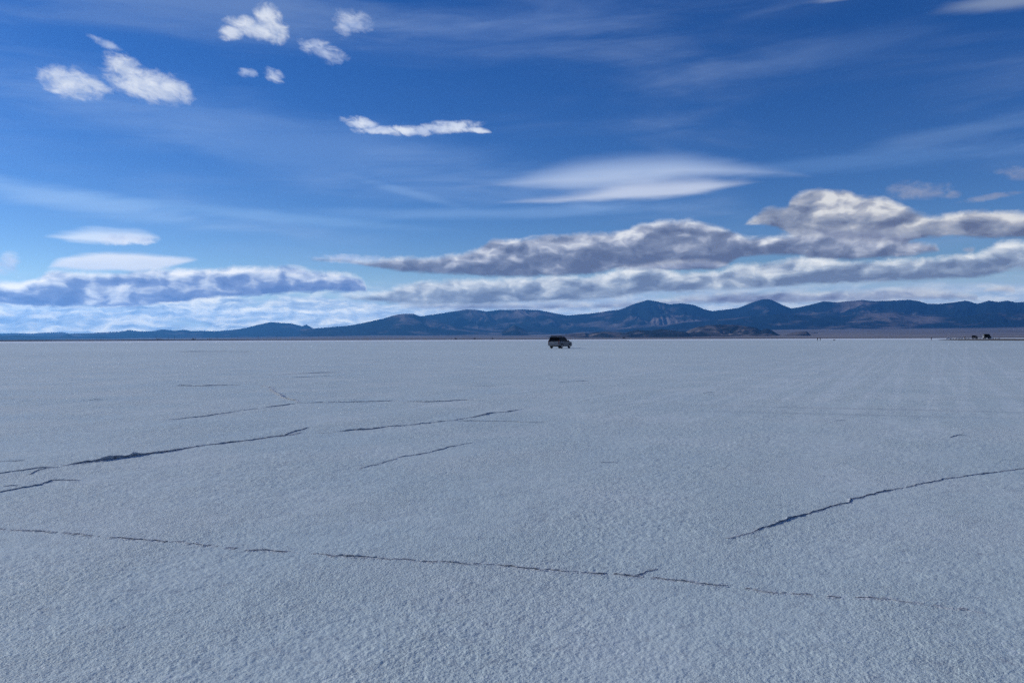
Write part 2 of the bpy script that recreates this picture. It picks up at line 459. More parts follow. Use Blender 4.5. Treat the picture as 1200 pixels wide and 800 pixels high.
b.t.links.new(bp.outputs[0], p.inputs['Normal'])

FAN = 39.0
az_in = np.arange(-FAN, FAN + .001, .085)
az_out = np.concatenate([np.arange(-180, -FAN, 4.0), [ -FAN - .5]])
az_all = np.unique(np.concatenate([az_out, az_in, -az_out]))
rr = [0.0, .5, 1.0, 1.6, 2.2]
r_ = 2.2
while r_ < 3.4: r_ *= 1.006; rr.append(r_)
while r_ < 11: r_ *= 1.0030; rr.append(r_)
while r_ < 46: r_ *= 1.0055; rr.append(r_)
while r_ < 2300: r_ *= 1.02; rr.append(r_)
rr = np.array(rr)
A2, R2 = np.meshgrid(np.radians(az_all), rr)
GX, GY = R2 * np.sin(A2), R2 * np.cos(A2)
def relief(x, y, grains=True):
    x = np.asarray(x, float); y = np.asarray(y, float); rad = np.hypot(x, y)
    f = np.clip((45 - rad) / 25, 0, 1) * (np.abs(np.degrees(np.arctan2(x, y))) < FAN)
    z = f * .006 * fbm(x * 3.1, y * 3.1, 3, 9)
    if grains:
        u, v = x * math.cos(TRK) - y * math.sin(TRK), x * math.sin(TRK) + y * math.cos(TRK)
        rg = np.clip(.75 + .8 * fbm(u * .8, v * .3, 3, 77), .35, 1.15)
        g = .0048 * fbm(x * 42, y * 42, 2, 3, .7) + .0022 * fbm(x * 11, y * 11, 2, 13, .6)
        z = z + f * rg * g * 1.35
    z = z + np.clip(rad / 30, .2, 1) * .012 * fbm(x * .22, y * .22, 3, 21)
    return z * np.clip((2200 - rad) / 400, 0, 1)
GZ = relief(GX, GY)
ground_z = lambda x, y: float(relief(np.array([x]), np.array([y]), False)[0])
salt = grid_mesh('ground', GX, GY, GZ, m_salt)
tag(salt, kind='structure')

# desert plain behind the salt, rising gently to the feet of the ranges
m_plain, b, p = mat('desert_plain')
P = V(b, b.n('ShaderNodeNewGeometry').outputs['Position'])
q = b.noise(P, .0009, 6, .6)
q2 = b.noise(P, .00035, 4, .55)
col = b.ramp(q * .6 + q2 * .4, [(.36, (.17, .155, .15)), (.5, (.28, .255, .24)), (.64, (.37, .345, .325))])
b.put(p.inputs['Base Color'], col); b.put(p.inputs['Roughness'], .95); b.put(p.inputs['Specular IOR Level'], .1)
def plain_z(azd, r):                                         # azd degrees, r metres
    k = np.interp(azd, [-40, -33, -20, -10, 0, 8, 14, 20, 34, 45], [15, 20, 60, 120, 140, 150, 215, 260, 265, 240])
    t = np.clip((r - 5500) / 16500, 0, 1)
    z = k * t ** 1.5
    return z + 0.0
az_p = np.concatenate([np.arange(-180, -42, 6.0), np.arange(-42, 42.01, .5), np.arange(46, 180.1, 6.0)])
rp = np.concatenate([np.linspace(2100, 5500, 6), np.linspace(5900, 42000, 110)])
A3, R3 = np.meshgrid(np.radians(az_p), rp)
X3, Y3 = R3 * np.sin(A3), R3 * np.cos(A3)
Z3 = plain_z(np.degrees(A3), R3) * (np.abs(np.degrees(A3)) < 44) + 10 * np.clip((R3 - 5500) / 9000, 0, 1) * fbm(X3 / 1500, Y3 / 1500, 3, 5)
Z3 = np.where(R3 < 5600, -.25, Z3)
pl = grid_mesh('desert_plain', X3, Y3, Z3, m_plain)
tag(pl, kind='structure')

# ------------------------------------------------------------------ mountain ranges
def mountain_mat(name, dark, tan, amount, scale, lit_spots=()):
    m, b, p = mat(name)
    P = V(b, b.n('ShaderNodeNewGeometry').outputs['Position'])
    N = V(b, b.n('ShaderNodeNewGeometry').outputs['Normal'])
    n1 = b.noise(P, scale, 6, .62)
    n2 = b.noise(P, scale * .22, 4, .55)
    if lit_spots:
        sp = None
        for (sx, sy, rad_) in lit_spots:
            dv_ = b.n('ShaderNodeVectorMath', operation='DISTANCE'); b.put(dv_.inputs[0], P); dv_.inputs[1].default_value = (sx, sy, 200.0)
            q_ = b.step(V(b, dv_.outputs['Value']), rad_, rad_ * .2)
            sp = q_ if sp is None else b.m('MAXIMUM', sp, q_)
        n1 = n1 + sp * .22
    f = b.step(n1 * .55 + n2 * .45, amount - .05, amount + .06)
    n3 = b.noise(P, scale * 4, 4, .6)
    c = b.mix(f, dark, tan)  # tan patches: pale rock, and sunlit slopes put into the colour
    c = b.mix(b.step(n3, .45, .65) * .35, c, tuple(x * .6 for x in dark))
    b.put(p.inputs['Base Color'], c); b.put(p.inputs['Roughness'], .95); b.put(p.inputs['Specular IOR Level'], .05)
    bp = b.n('ShaderNodeBump'); b.put(bp.inputs['Strength'], .8); b.put(bp.inputs['Distance'], .25 / scale * .16); b.put(bp.inputs['Height'], b.noise(P, scale * 2.2, 6, .6))
    b.t.links.new(bp.outputs[0], p.inputs['Normal'])
    return m
SUNLIT_SPOTS = [at_dist(x, d) + (q,) for x, d, q in ((815, 23500, 1900), (855, 22500, 1500), (780, 21800, 1000), (1050, 21000, 1300), (1010, 24000, 1000), (1140, 20500, 900), (560, 23500, 1200), (700, 20500, 900))]  # where sunlit patches are painted tan on the slopes
m_far = mountain_mat('forested_mountain', (.014, .032, .044), (.33, .285, .265), .55, .0011, SUNLIT_SPOTS)
m_mid = mountain_mat('juniper_slope', (.014, .032, .044), (.33, .275, .25), .555, .0014, SUNLIT_SPOTS)
m_hill = mountain_mat('brown_rock_hill', (.022, .032, .042), (.22, .19, .175), .515, .004)

def mountain_range(name, pts, d, front, back, m, seed, spur=900.0, carve=.55, step=.055, rows=46, expo=1.5, jag=1.7, foot=None):
    ap = [ae(x, y) for x, y in pts]
    a0, a1 = ap[0][0], ap[-1][0]
    azs = np.arange(a0, a1 + step, step)
    els = np.interp(azs, [a for a, e in ap], [e for a, e in ap])
    S = np.radians(azs) * d
    jg = fbm(S / 620, S * 0 + seed, 2, seed, .3) * jag * d * 0.0005
    crest = CAM_H + np.tan(np.radians(els)) * d + jg
    t = np.concatenate([np.linspace(0, 1, rows), 1 + np.linspace(0.06, 1, 12)])
    T, AZg = np.meshgrid(t, azs, indexing='ij')
    Cr = np.broadcast_to(crest, T.shape); Sg = np.broadcast_to(S, T.shape)
    Rg = np.where(T <= 1, d - front * (1 - T), d + back * (T - 1))
    base = plain_z(AZg, Rg) - 12
    Tf = np.clip(T, 0, 1)
    warp = fbm(Sg / spur / 1.4, T * 2.2, 3, seed + 3) * .9
    spurs = rnoise(Sg / spur + warp + (T - .5) * .35, T * .9, 4, seed + 7, .55)
    spurs2 = rnoise(Sg / spur * 2.7 + warp * 2, T * 2.3, 3, seed + 17, .6)
    prof = Tf ** expo
    bump_ = 4 * Tf * (1 - Tf)
    h = prof * (1 - carve * bump_ * (1.15 - spurs * 1.25)) + bump_ * .10 * (spurs2 - .5)
    h = np.where(T > 1, (1 - (T - 1)) ** 1.2 * (1 + .2 * (spurs - .6) * (T - 1)), h)
    # ends of the range sink into the plain
    Z = base + (Cr - base).clip(-20, None) * h
    Z = np.minimum(Z, CAM_H + (Cr - CAM_H) * Rg / d * .995 + (T == 1) * 50)
    X, Y = Rg * np.sin(np.radians(AZg)), Rg * np.cos(np.radians(AZg))
    o = grid_mesh(name, X, Y, Z, m)
    tag(o, kind='structure')
    return o
mountain_range('distant_hills', [(-60, 392), (0, 391), (17, 390), (37, 390.5), (57, 389.4), (73, 389), (82, 390.8), (110, 390.3), (140, 391.3), (180, 392), (230, 395)],
               38500, 3500, 2500, m_far, 11, spur=1800, jag=.5)
mountain_range('mountains', [(470, 380), (492, 371), (512, 367.7), (530, 365.5), (547, 363), (560, 363.8), (570, 365.5), (587, 363), (610, 362), (630, 363), (650, 367), (665, 369.5), (682, 367.5), (705, 365.8), (725, 362.5), (740, 357), (752, 353.8), (759, 351.8), (770, 353), (785, 356), (800, 355), (812, 357), (825, 362.5), (835, 364.5), (850, 362.5), (865, 360.5), (880, 355), (893, 351), (900, 350.5), (905, 351.5), (915, 356), (927, 361), (937, 360), (950, 357), (965, 353), (982, 354), (1000, 352), (1010, 351), (1025, 352.5), (1042, 352), (1050, 352), (1065, 350.8), (1077, 352.5), (1087, 355.5), (1100, 355.8), (1117, 354.5), (1132, 352.5), (1145, 356), (1159, 352), (1170, 354), (1180, 352.5), (1192, 355), (1200, 354), (1225, 351), (1260, 357), (1300, 362)],
               26500, 4600, 3500, m_far, 23, spur=1300, carve=.95, rows=80, expo=1.15)
mountain_range('foothills', [(640, 392), (690, 388), (750, 384), (800, 378), (850, 374), (880, 371), (915, 368), (950, 369), (985, 371), (1015, 367), (1050, 366), (1085, 371), (1120, 372), (1150, 368), (1185, 366), (1230, 370), (1290, 378)],
               21500, 2400, 3000, m_mid, 61, spur=800, carve=1.0, jag=1.3, rows=60, expo=1.1)
mountain_range('mountains', [(352, 386.5), (367, 385.3), (405, 381.8), (430, 377.5), (450, 373.8), (465, 369), (475, 367.8), (485, 368), (497, 372.5), (512, 377.5), (530, 382), (550, 384.2), (600, 387), (660, 390)],
               22500, 3600, 3000, m_mid, 31, spur=900, carve=.8)
mountain_range('mountains', [(30, 393.5), (100, 391), (125, 389.8), (140, 388.4), (151, 386.2), (162, 387.6), (180, 388), (190, 386.3), (205, 387.6), (215, 386.4), (225, 388), (250, 388), (265, 387), (290, 383.7), (300, 381.5), (317, 377.7), (340, 378.7), (354, 382), (359, 380.2), (369, 385.5), (400, 388), (440, 391)],
               30000, 5000, 3000, m_mid, 41, spur=900, carve=.55)
mountain_range('foothills', [(-60, 391), (0, 393), (25, 392.5), (45, 394.5), (62, 397.8)], 24000, 1800, 1500, m_mid, 51, spur=700, carve=.3, jag=.5)
mountain_range('foothills', [(62, 397), (72, 394.5), (80, 391.9), (90, 395.3), (100, 396.2), (112, 393.5), (125, 394), (140, 397)], 24500, 1600, 1500, m_mid, 52, spur=500, carve=.4, jag=.8)
mountain_range('foothills', [(588, 388), (596, 384.5), (603, 380.5), (608, 383), (618, 388)], 16500, 900, 900, m_mid, 53, spur=400, carve=.3, jag=.4)
H = dict(spur=300, carve=1.05, step=.025, jag=.8, expo=.7)
mountain_range('hills', [(636, 395.5), (652, 393), (665, 391.5), (680, 389.7), (686, 389.7), (690.5, 391.5), (695, 389.5), (707, 388.2), (714, 388.5), (725, 389.5), (732, 390), (740, 387.8), (747, 386.5), (762, 387.6), (774, 385.7), (785, 387), (792, 387.8), (803, 388.8), (810, 391.5), (815, 394), (820, 397.2)],
               9600, 1100, 900, m_hill, 71, **H)
mountain_range('hills', [(780, 391), (797, 390), (803, 389), (810, 385.5), (819, 382.5), (830, 380.8), (849, 380.2), (862, 380.3), (874, 381.8), (885, 383.3), (892, 386.8), (898, 384.5), (904, 386.7), (912, 391.5), (921, 394.5), (930, 396.8)],
               10400, 1300, 900, m_hill, 81, **H)
mountain_range('hills', [(914, 396.5), (921, 392.3), (927, 390.2), (936, 388.8), (945, 388), (948, 390.5), (953, 395.8), (955, 397)],
               9300, 600, 500, m_hill, 91, **H)
mountain_range('hills', [(946, 391.5), (950, 389.6), (957, 389.4), (962, 391.5)], 12500, 500, 400, m_hill, 95, spur=300, carve=.3, step=.03, jag=.3, expo=.8)

# ------------------------------------------------------------------ embankments along the far shore
m_bank = simple('dark_gravel_bank', (.055, .050, .045), .95, wear=.3)
def embankment(name, pts, width, crown, seed):
    ps = [np.array(q, float) for q in pts]
    out = []
    for a, c in zip(ps[:-1], ps[1:]):
        n = max(2, int(np.linalg.norm(c - a) / 25))
        out += [a + (c - a) * k / n for k in range(n)]
    out.append(ps[-1])
    P_ = np.array(out)
    T = np.gradient(P_[:, :2], axis=0); T /= np.linalg.norm(T, axis=1)[:, None]
    Nn = np.stack([-T[:, 1], T[:, 0]], 1)
    prof = [(-width / 2, -.35), (-crown / 2, 1.0), (0, 1.04), (crown / 2, 1.0), (width / 2, -.35)]
    X = np.stack([P_[:, 0] + Nn[:, 0] * o for o, _ in prof], 1)
    Y = np.stack([P_[:, 1] + Nn[:, 1] * o for o, _ in prof], 1)
    rnd = 1 + .22 * fbm(np.arange(len(P_)) * .35, np.zeros(len(P_)), 4, seed)
    Z = np.stack([P_[:, 2] * (z if z > 0 else 0) * rnd + (z if z < 0 else 0) for _, z in prof], 1)
    o = grid_mesh(name, X, Y, Z, m_bank, smooth=False)
    return tag(o, kind='structure')
def ad(x, d, h): q = at_dist(x, d); return (q[0], q[1], h)
embankment('road_embankment', [ad(-120, 2200, 3.2), ad(0, 2300, 3.1), ad(90, 2400, 2.9), ad(200, 2500, 2.7), ad(300, 2600, 2.2), ad(400, 2750, 1.9), ad(600, 2950, 2.0), ad(760, 3100, 2.0), ad(860, 3200, 2.1), ad(1000, 3350, 1.9), ad(1120, 3500, 1.8), ad(1300, 3600, 1.8)], 30, 12, 4)
embankment('access_road', [ad(1108, 640, .12), ad(1122, 560, .55), ad(1140, 505, .82), ad(1165, 480, .86), ad(1200, 462, .78), ad(1260, 440, .75), ad(1340, 420, .6)], 16, 9, 6)

# haze: one even body of thin blue air round everything
hm = bpy.data.materials.new('haze'); hm.use_nodes = True
hm.node_tree.nodes.clear()
pv = hm.node_tree.nodes.new('ShaderNodeVolumePrincipled')
pv.inputs['Color'].default_value = (.12, .46, 1.0, 1)
pv.inputs['Density'].default_value = HAZE_D
pv.inputs['Anisotropy'].default_value = .42
ho = hm.node_tree.nodes.new('ShaderNodeOutputMaterial')
hm.node_tree.links.new(pv.outputs[0], ho.inputs['Volume'])
hm.cycles.homogeneous_volume = True
me = bpy.data.meshes.new('haze')
bm = bmesh.new(); bmesh.ops.create_cube(bm, size=1.0)
bmesh.ops.scale(bm, vec=(2 * HAZE_R, 2 * HAZE_R, HAZE_TOP + 1.6), verts=bm.verts); bmesh.ops.translate(bm, vec=(0, 0, (HAZE_TOP - 1.6) / 2), verts=bm.verts)
bm.to_mesh(me); bm.free()
tag(link('haze', me, hm), kind='stuff')

# ------------------------------------------------------------------ pressure ridges and cracks in the crust
m_lip, b, p = mat('salt_lip')
P = V(b, b.n('ShaderNodeNewGeometry').outputs['Position'])
n1 = b.noise(P, 38, 4, .6)
b.put(p.inputs['Base Color'], b.mix(b.step(n1, .35, .65), (.48, .54, .56), (.72, .78, .79)))
b.put(p.inputs['Roughness'], .7)
bp = b.n('ShaderNodeBump'); b.put(bp.inputs['Strength'], 1.0); b.put(bp.inputs['Distance'], .03)
b.put(bp.inputs['Height'], b.noise(P, 46, 5, .62) + b.noise(P, 9, 3, .55))
b.t.links.new(bp.outputs[0], p.inputs['Normal'])
m_face, b, p = mat('shaded_crack_face')
P = V(b, b.n('ShaderNodeNewGeometry').outputs['Position'])
n1 = b.noise(P, 16, 5, .6)
b.put(p.inputs['Base Color'], b.mix(b.step(n1, .35, .65), (.13, .145, .155), (.40, .45, .46)))  # salt darkened in its colour for the shade on the undercut face
b.put(p.inputs['Roughness'], .9)
m_stain, b, p = mat('damp_salt_rim')
P = V(b, b.n('ShaderNodeNewGeometry').outputs['Position'])
b.put(p.inputs['Base Color'], b.mix(b.step(b.noise(P, 11, 5, .6), .3, .7), (.46, .49, .49), (.64, .70, .71)))
b.put(p.inputs['Roughness'], .8)

def resample(pts, step, jit, seed):
    P_ = [np.array(gp(x, y)[:2]) for x, y in pts]
    seg = [np.linalg.norm(b_ - a_) for a_, b_ in zip(P_[:-1], P_[1:])]
    L = np.concatenate([[0], np.cumsum(seg)])
    n = max(6, int(L[-1] / step))
    s = np.linspace(0, L[-1], n)
    X = np.interp(s, L, [q[0] for q in P_]); Y = np.interp(s, L, [q[1] for q in P_])
    T = np.stack([np.gradient(X), np.gradient(Y)], 1); T /= np.linalg.norm(T, axis=1)[:, None] + 1e-9
    N = np.stack([-T[:, 1], T[:, 0]], 1)
    w = fbm(s / (step * 9), s * 0, 4, seed, .65) * jit
    return s, X + N[:, 0] * w, Y + N[:, 1] * w, N, L[-1]

def crack(label, pts, px_h, gap=.25, seed=1, lip=.35, crumbs=1.0, profile=None, group='cracks and ridges in the salt crust', name='salt_crack'):
    """An upheaved edge of crust: px_h is the mean face height in photograph pixels, turned into metres at the crack's distance."""
    ctr = gp(*pts[len(pts) // 2]); dist = math.hypot(ctr[0], ctr[1])
    hm_ = px_h * math.hypot(dist, CAM_H) / FPX
    step = max(.012, dist * .0022)
    s, X, Y, N, L = resample(pts, step, dist * .0042 * (1.7 if dist < 8 else 1.0), seed)
    # side facing the viewer's side (nearer ground)
    sgn = np.where((N[:, 0] * X + N[:, 1] * Y) > 0, -1.0, 1.0)
    sgn = np.full_like(sgn, 1.0 if sgn.mean() > 0 else -1.0)
    Nx, Ny = N[:, 0] * sgn, N[:, 1] * sgn
    env = np.clip(np.minimum(s, L - s) / (L * .12 + .01), 0, 1) ** .7
    v = vnoise(s / (step * 26), s * 0 + seed, seed + 2) * .55 + vnoise(s / (step * 7), s * 0, seed + 5) * .5 + vnoise(s / (step * 2.2), s * 0, seed + 6) * .35
    hgt = hm_ * env * np.clip((v - gap) * 1.9, 0, 2.1)
    if profile is not None:
        hgt = hgt * np.interp(s / L, [q[0] for q in profile], [q[1] for q in profile])
    gz = relief(X, Y, False) + (.002 if dist < 12 else 0)
    rough = lambda k: 1 + .5 * fbm(s / (step * 3), s * 0 + k, 3, seed + 30 + k)
    root = bpy.data.objects.new(name, None); COL.objects.link(root)
    root.location = (float(X.mean()), float(Y.mean()), 0)
    root.empty_display_size = .1
    tag(root, label, 'salt crack', group)
    ox, oy = root.location.x, root.location.y
    def strip(nm, offs, m):
        XX = np.stack([X + Nx * o * k - ox for o, z, k in offs], 1)
        YY = np.stack([Y + Ny * o * k - oy for o, z, k in offs], 1)
        ZZ = np.stack([gz + z for o, z, k in offs], 1)
        keepq = ((hgt[:-1] + hgt[1:]) > hm_ * (.10 if nm == 'near_lip' else .26))[:, None] & np.ones((1, len(offs) - 1), bool)
        o = grid_mesh(nm, XX, YY, ZZ, m, smooth=False, keep=keepq)
        o.parent = root
        return o
    w = hgt * .55 + hm_ * .25
    # the raised plate behind, slightly overhanging its own face
    strip('raised_plate', [(-lip * hm_ * 9, -.030 + hgt * 0, rough(1)), (-hm_ * 4, hgt * .38 - .004, rough(2)), (-hm_ * 1.2, hgt * .92, 1.0), (hm_ * .10, hgt * rough(3), rough(4)), (hm_ * .22, hgt * .80 * rough(5), 1.0)], m_lip)
    strip('broken_face', [(hm_ * .20, hgt * .82, 1.0), (hm_ * .16, hgt * .42, rough(6)), (hm_ * .12, hgt * 0 - .035, 1.0)], m_face)
    strip('near_lip', [(hm_ * .75, hgt * 0 - .028, 1.0), (hm_ * 1.2, hgt * .16 * rough(7), rough(8)), (hm_ * 2.6, hgt * .12 * rough(9), rough(9)), (hm_ * 5.5, hgt * 0 - .03, rough(10))], m_stain if 1.5 < px_h < 1.7 else m_lip)
    # crumbs of salt thrown up along it
    rng = np.random.RandomState(seed)
    nC = int(min(260, L / step * .35 * crumbs))
    bm = bmesh.new()
    for i in range(nC):
        k = rng.randint(2, len(s) - 2)
        if hgt[k] < hm_ * .1 and rng.rand() < .6: continue
        r0 = hm_ * rng.uniform(.10, .42)
        off = rng.normal(.5, 2.4) * hm_
        c = Vector((X[k] + Nx[k] * off - ox, Y[k] + Ny[k] * off - oy, gz[k] + r0 * .35 + (hgt[k] * .8 if -1 < off / hm_ < .3 else 0)))
        g = bmesh.ops.create_icosphere(bm, subdivisions=1, radius=r0)
        for q in g['verts']:
            f = rng.uniform(.65, 1.3)
            q.co = Vector((q.co.x * f * rng.uniform(.8, 1.5), q.co.y * f, q.co.z * f * .8)) + c
    me = bpy.data.meshes.new('salt_crumbs'); bm.to_mesh(me); bm.free()
    o = link('salt_crumbs', me, m_lip, root); o['kind'] = 'stuff'
    return root

G1 = 'long raised cracks across the salt'
crack('widest dark upheaved crack on the left, with an overhanging lump at its near end',
      [(72, 545), (82, 544), (100, 542), (125, 539.5), (140, 537), (160, 534.5), (190, 530), (212, 526), (232, 522.5), (255, 520), (275, 517.5), (295, 515.5), (323, 511), (344, 508.5), (356, 506)],
      1.4, gap=.12, seed=3, profile=[(0, 1.1), (.09, 1.9), (.22, 1.9), (.27, .9), (.45, .75), (.6, 1.1), (.66, .7), (1, .9)], group=G1)
crack('short pale crumbling spur that forks up from the far end of the widest crack',
      [(330, 510.5), (344, 506), (352, 503.5), (364, 500)], .6, gap=.15, seed=4, crumbs=2.5, group='short hairline cracks')
crack('thin dark crack climbing right to a pointed end, just beyond the widest crack',
      [(373, 507.7), (402, 504.7), (428, 502.7), (443, 501.8), (449, 499.8), (481, 497.7), (510, 494.5), (533, 492), (554, 488.7), (577, 484.3), (600, 482.3), (614, 478.5)],
      .9, gap=.12, seed=5, crumbs=.5, group=G1)
crack('short soft crack on its own below the pointed one, slanting up right',
      [(417, 550), (440, 544.4), (463, 537.7), (475, 534.8), (504, 529.8), (522, 525), (542, 520), (555, 518.5)],
      .5, gap=.3, seed=6, group=G1)
crack('fine nearly level crack running in broken dashes, beyond the pointed crack on the left',
      [(187, 491), (200, 491.4), (220, 489.5), (245, 487), (260, 484), (280, 481), (300, 478.8), (315, 476.5), (350, 472.7), (370, 471.5), (417, 471), (463, 469.2), (498, 471), (525, 470), (539, 468.8), (571, 469.2)],
      .6, gap=.25, seed=7, crumbs=.6, group=G1)
crack('thin straight dash of crack left of the pale lumpy seam',
      [(205, 452), (235, 452.2), (262, 451.5), (283, 451.2)], .6, gap=.15, seed=8, crumbs=.2, group='short hairline cracks')
crack('pale lumpy seam running down to the right between the two far fine cracks',
      [(304, 451), (316, 454), (320, 459), (330, 465), (352, 472)], .8, gap=.25, seed=9, crumbs=1.5, group='short hairline cracks')
crack('long broken crack crossing the whole foreground in dark dashes to the lower right',
      [(-40, 617), (0, 620), (20, 620.5), (77, 624.3), (113, 627.3), (167, 631.7), (227, 636.7), (283, 643.5), (307, 643.9), (360, 647.7), (388, 650), (407, 652.3), (450, 654.3), (520, 658.3), (560, 661), (587, 662.7), (653, 669.3), (707, 672.3), (747, 676), (800, 681), (837, 685), (860, 688), (894, 692), (950, 696), (1002, 699.5), (1055, 704), (1160, 717)],
      1.5, gap=.46, seed=10, crumbs=4.5, profile=[(0, 1.2), (.3, .9), (.5, 1.2), (.62, 1.3), (.8, 1.1), (.9, .8), (1, .7)], group=G1)
crack('tiny fork rising to the right off the foreground crack near the middle', [(742, 676.5), (752, 673.5), (762, 669), (771, 666)], .7, gap=.15, seed=12, crumbs=.6, group='short hairline cracks')
crack('clean dark crack on the right, curving up to the right edge of the view',
      [(852, 632.5), (886, 622), (920, 610), (969, 596), (1017, 580), (1070, 568.6), (1119, 559), (1152, 555.5), (1200, 549), (1270, 541)],
      .62, gap=.14, seed=13, crumbs=.8, profile=[(0, .5), (.12, 1.4), (.3, 1.2), (.5, 1), (.7, .8), (1, .7)], group=G1)
for k_, (lab, pts, ph) in enumerate((
    ('fine crack at the left edge running into the near end of the widest crack', [(-20, 557), (5, 554), (35, 549.5), (58, 547)], 1.2),
    ('stepped crack at the left edge below the widest crack', [(-20, 578), (0, 576), (27, 571.2), (45, 568), (60, 562.5), (95, 562)], 1.5),
    ('short fine crack between the two that fan out at the left edge', [(33, 555.5), (45, 551), (57, 547.8), (70, 547)], 1.2),
    ('small dash of crack at the left edge above the fan', [(-10, 541), (10, 540.2), (30, 539.5)], 1.1),
    ('small dash of crack at the left edge inside the fan', [(4, 570), (12, 569), (21, 569)], 1.3),
    ('lone dash of crack far out on the left, above the fine level crack', [(103, 469), (112, 468), (121, 468.2)], .8),
    ('faint lone dash of crack at the far left, left of its neighbour', [(18, 470.5), (28, 470), (37, 470)], .7),
    ('short dark dash of crack far out below the parked vehicle', [(655, 448), (668, 447), (690, 446)], .9),
    ('faint dash in the middle distance left of the parked vehicle', [(556, 452), (570, 451.6), (582, 451.8)], .7),
    ('long hairline running level to the right from under the pointed crack', [(528, 493), (554, 493.2), (600, 494), (646, 495.5)], .9),
    ('lone dash of crack right of the middle, in the middle distance', [(979, 492.4), (986, 492), (994, 492.3)], .9),
    ('small upright scratch of crack in the right middle distance', [(822, 461), (830, 459.5), (838, 459.5)], .8),
    ('small dash of crack in the middle of the salt, above the foreground crack', [(703, 542), (713, 541.5), (724, 541.8)], .9),
    ('small ragged dash near the right edge, nearer than the one beside it', [(1112, 512), (1122, 510), (1133, 509.5)], .9),
    ('small ragged dash near the right edge, left of its neighbour', [(1119, 509), (1126, 508), (1131, 506)], .7),
    ('very far faint crack line left of centre, just below the shore', [(325, 439), (365, 437), (400, 436)], .7),
    ('very far short crack line left of centre, above the fine level crack', [(340, 442), (385, 440.5), (408, 441)], .7),
    ('very far level crack line at the left, nearest the shore', [(205, 412.2), (250, 411.8), (300, 412)], .6))):
    crack(lab, pts, ph * .42, gap=.15, seed=40 + k_, crumbs=.25, group='short hairline cracks')

# ------------------------------------------------------------------ bodies, boxes
def new_bm(): return bmesh.new()
def to_obj(bm, name, m, parent=None, bevel=0.0, smooth=False):
    bmesh.ops.recalc_face_normals(bm, faces=bm.faces)
    if bevel > 0:
        bmesh.ops.bevel(bm, geom=[e for e in bm.edges if e.calc_face_angle(0) > .35], offset=bevel, segments=2, affect='EDGES', clamp_overlap=True)
    if smooth:
        for f in bm.faces: f.smooth = True
    me = bpy.data.meshes.new(name); bm.to_mesh(me); bm.free()
    return link(name, me, m, parent)
def box(bm, x0, x1, y0, y1, z0, z1):
    vs = [bm.verts.new((x, y, z)) for x in (x0, x1) for y in (y0, y1) for z in (z0, z1)]
    for f in ((0, 1, 3, 2), (4, 6, 7, 5), (0, 4, 5, 1), (2, 3, 7, 6), (0, 2, 6, 4), (1, 5, 7, 3)):
        bm.faces.new([vs[i] for i in f])
def prism(bm, prof, y0, y1, taper=None):
    """profile (x,z) extruded along y; taper(x,z)->inset of y."""
    tp = taper or (lambda x, z: 0.0)
    A_ = [bm.verts.new((x, y0 + tp(x, z), z)) for x, z in prof]
    B_ = [bm.verts.new((x, y1 - tp(x, z), z)) for x, z in prof]
    bm.faces.new(A_[::-1]); bm.faces.new(B_)
    n = len(prof)
    for i in range(n):
        bm.faces.new((A_[i], A_[(i + 1) % n], B_[(i + 1) % n], B_[i]))
def disc(bm, cx, cy, cz, r, w, seg=20, axis='Y'):
    rot = Matrix.Rotation(R(90), 4, 'X') if axis == 'Y' else Matrix.Identity(4)
    bmesh.ops.create_cone(bm, cap_ends=True, segments=seg, radius1=r, radius2=r, depth=w, matrix=Matrix.Translation((cx, cy, cz)) @ rot)

m_paint_low = simple('silver_grey_paint', (.070, .085, .10), .45, .2, .1, spec=.3)
m_paint_dark = simple('dark_paint', (.005, .006, .009), .6, 0, .0, spec=.04)
m_paint_white = simple('white_paint', (.78, .79, .80), .35, 0, .4)
m_glass = simple('dark_tinted_glass', (.003, .004, .006), .3, 0, 0, wear=.02, spec=.04)
m_rubber = simple('black_rubber', (.014, .014, .015), .85)
m_alloy = simple('alloy_rim', (.30, .31, .33), .35, .8)
m_chrome = simple('chrome_bumper', (.16, .17, .18), .4, .6)
m_black = simple('black_plastic', (.012, .012, .013), .6)
m_red = simple('red_lamp', (.10, .012, .010), .35)
m_lamp = simple('clear_lamp', (.6, .6, .58), .15)
m_plate = simple('licence_plate_blank', (.30, .30, .29), .5)
m_tailgate = simple('pale_grey_tailgate', (.15, .175, .20), .6, .2)  # paler grey than the body sides, tailgate only

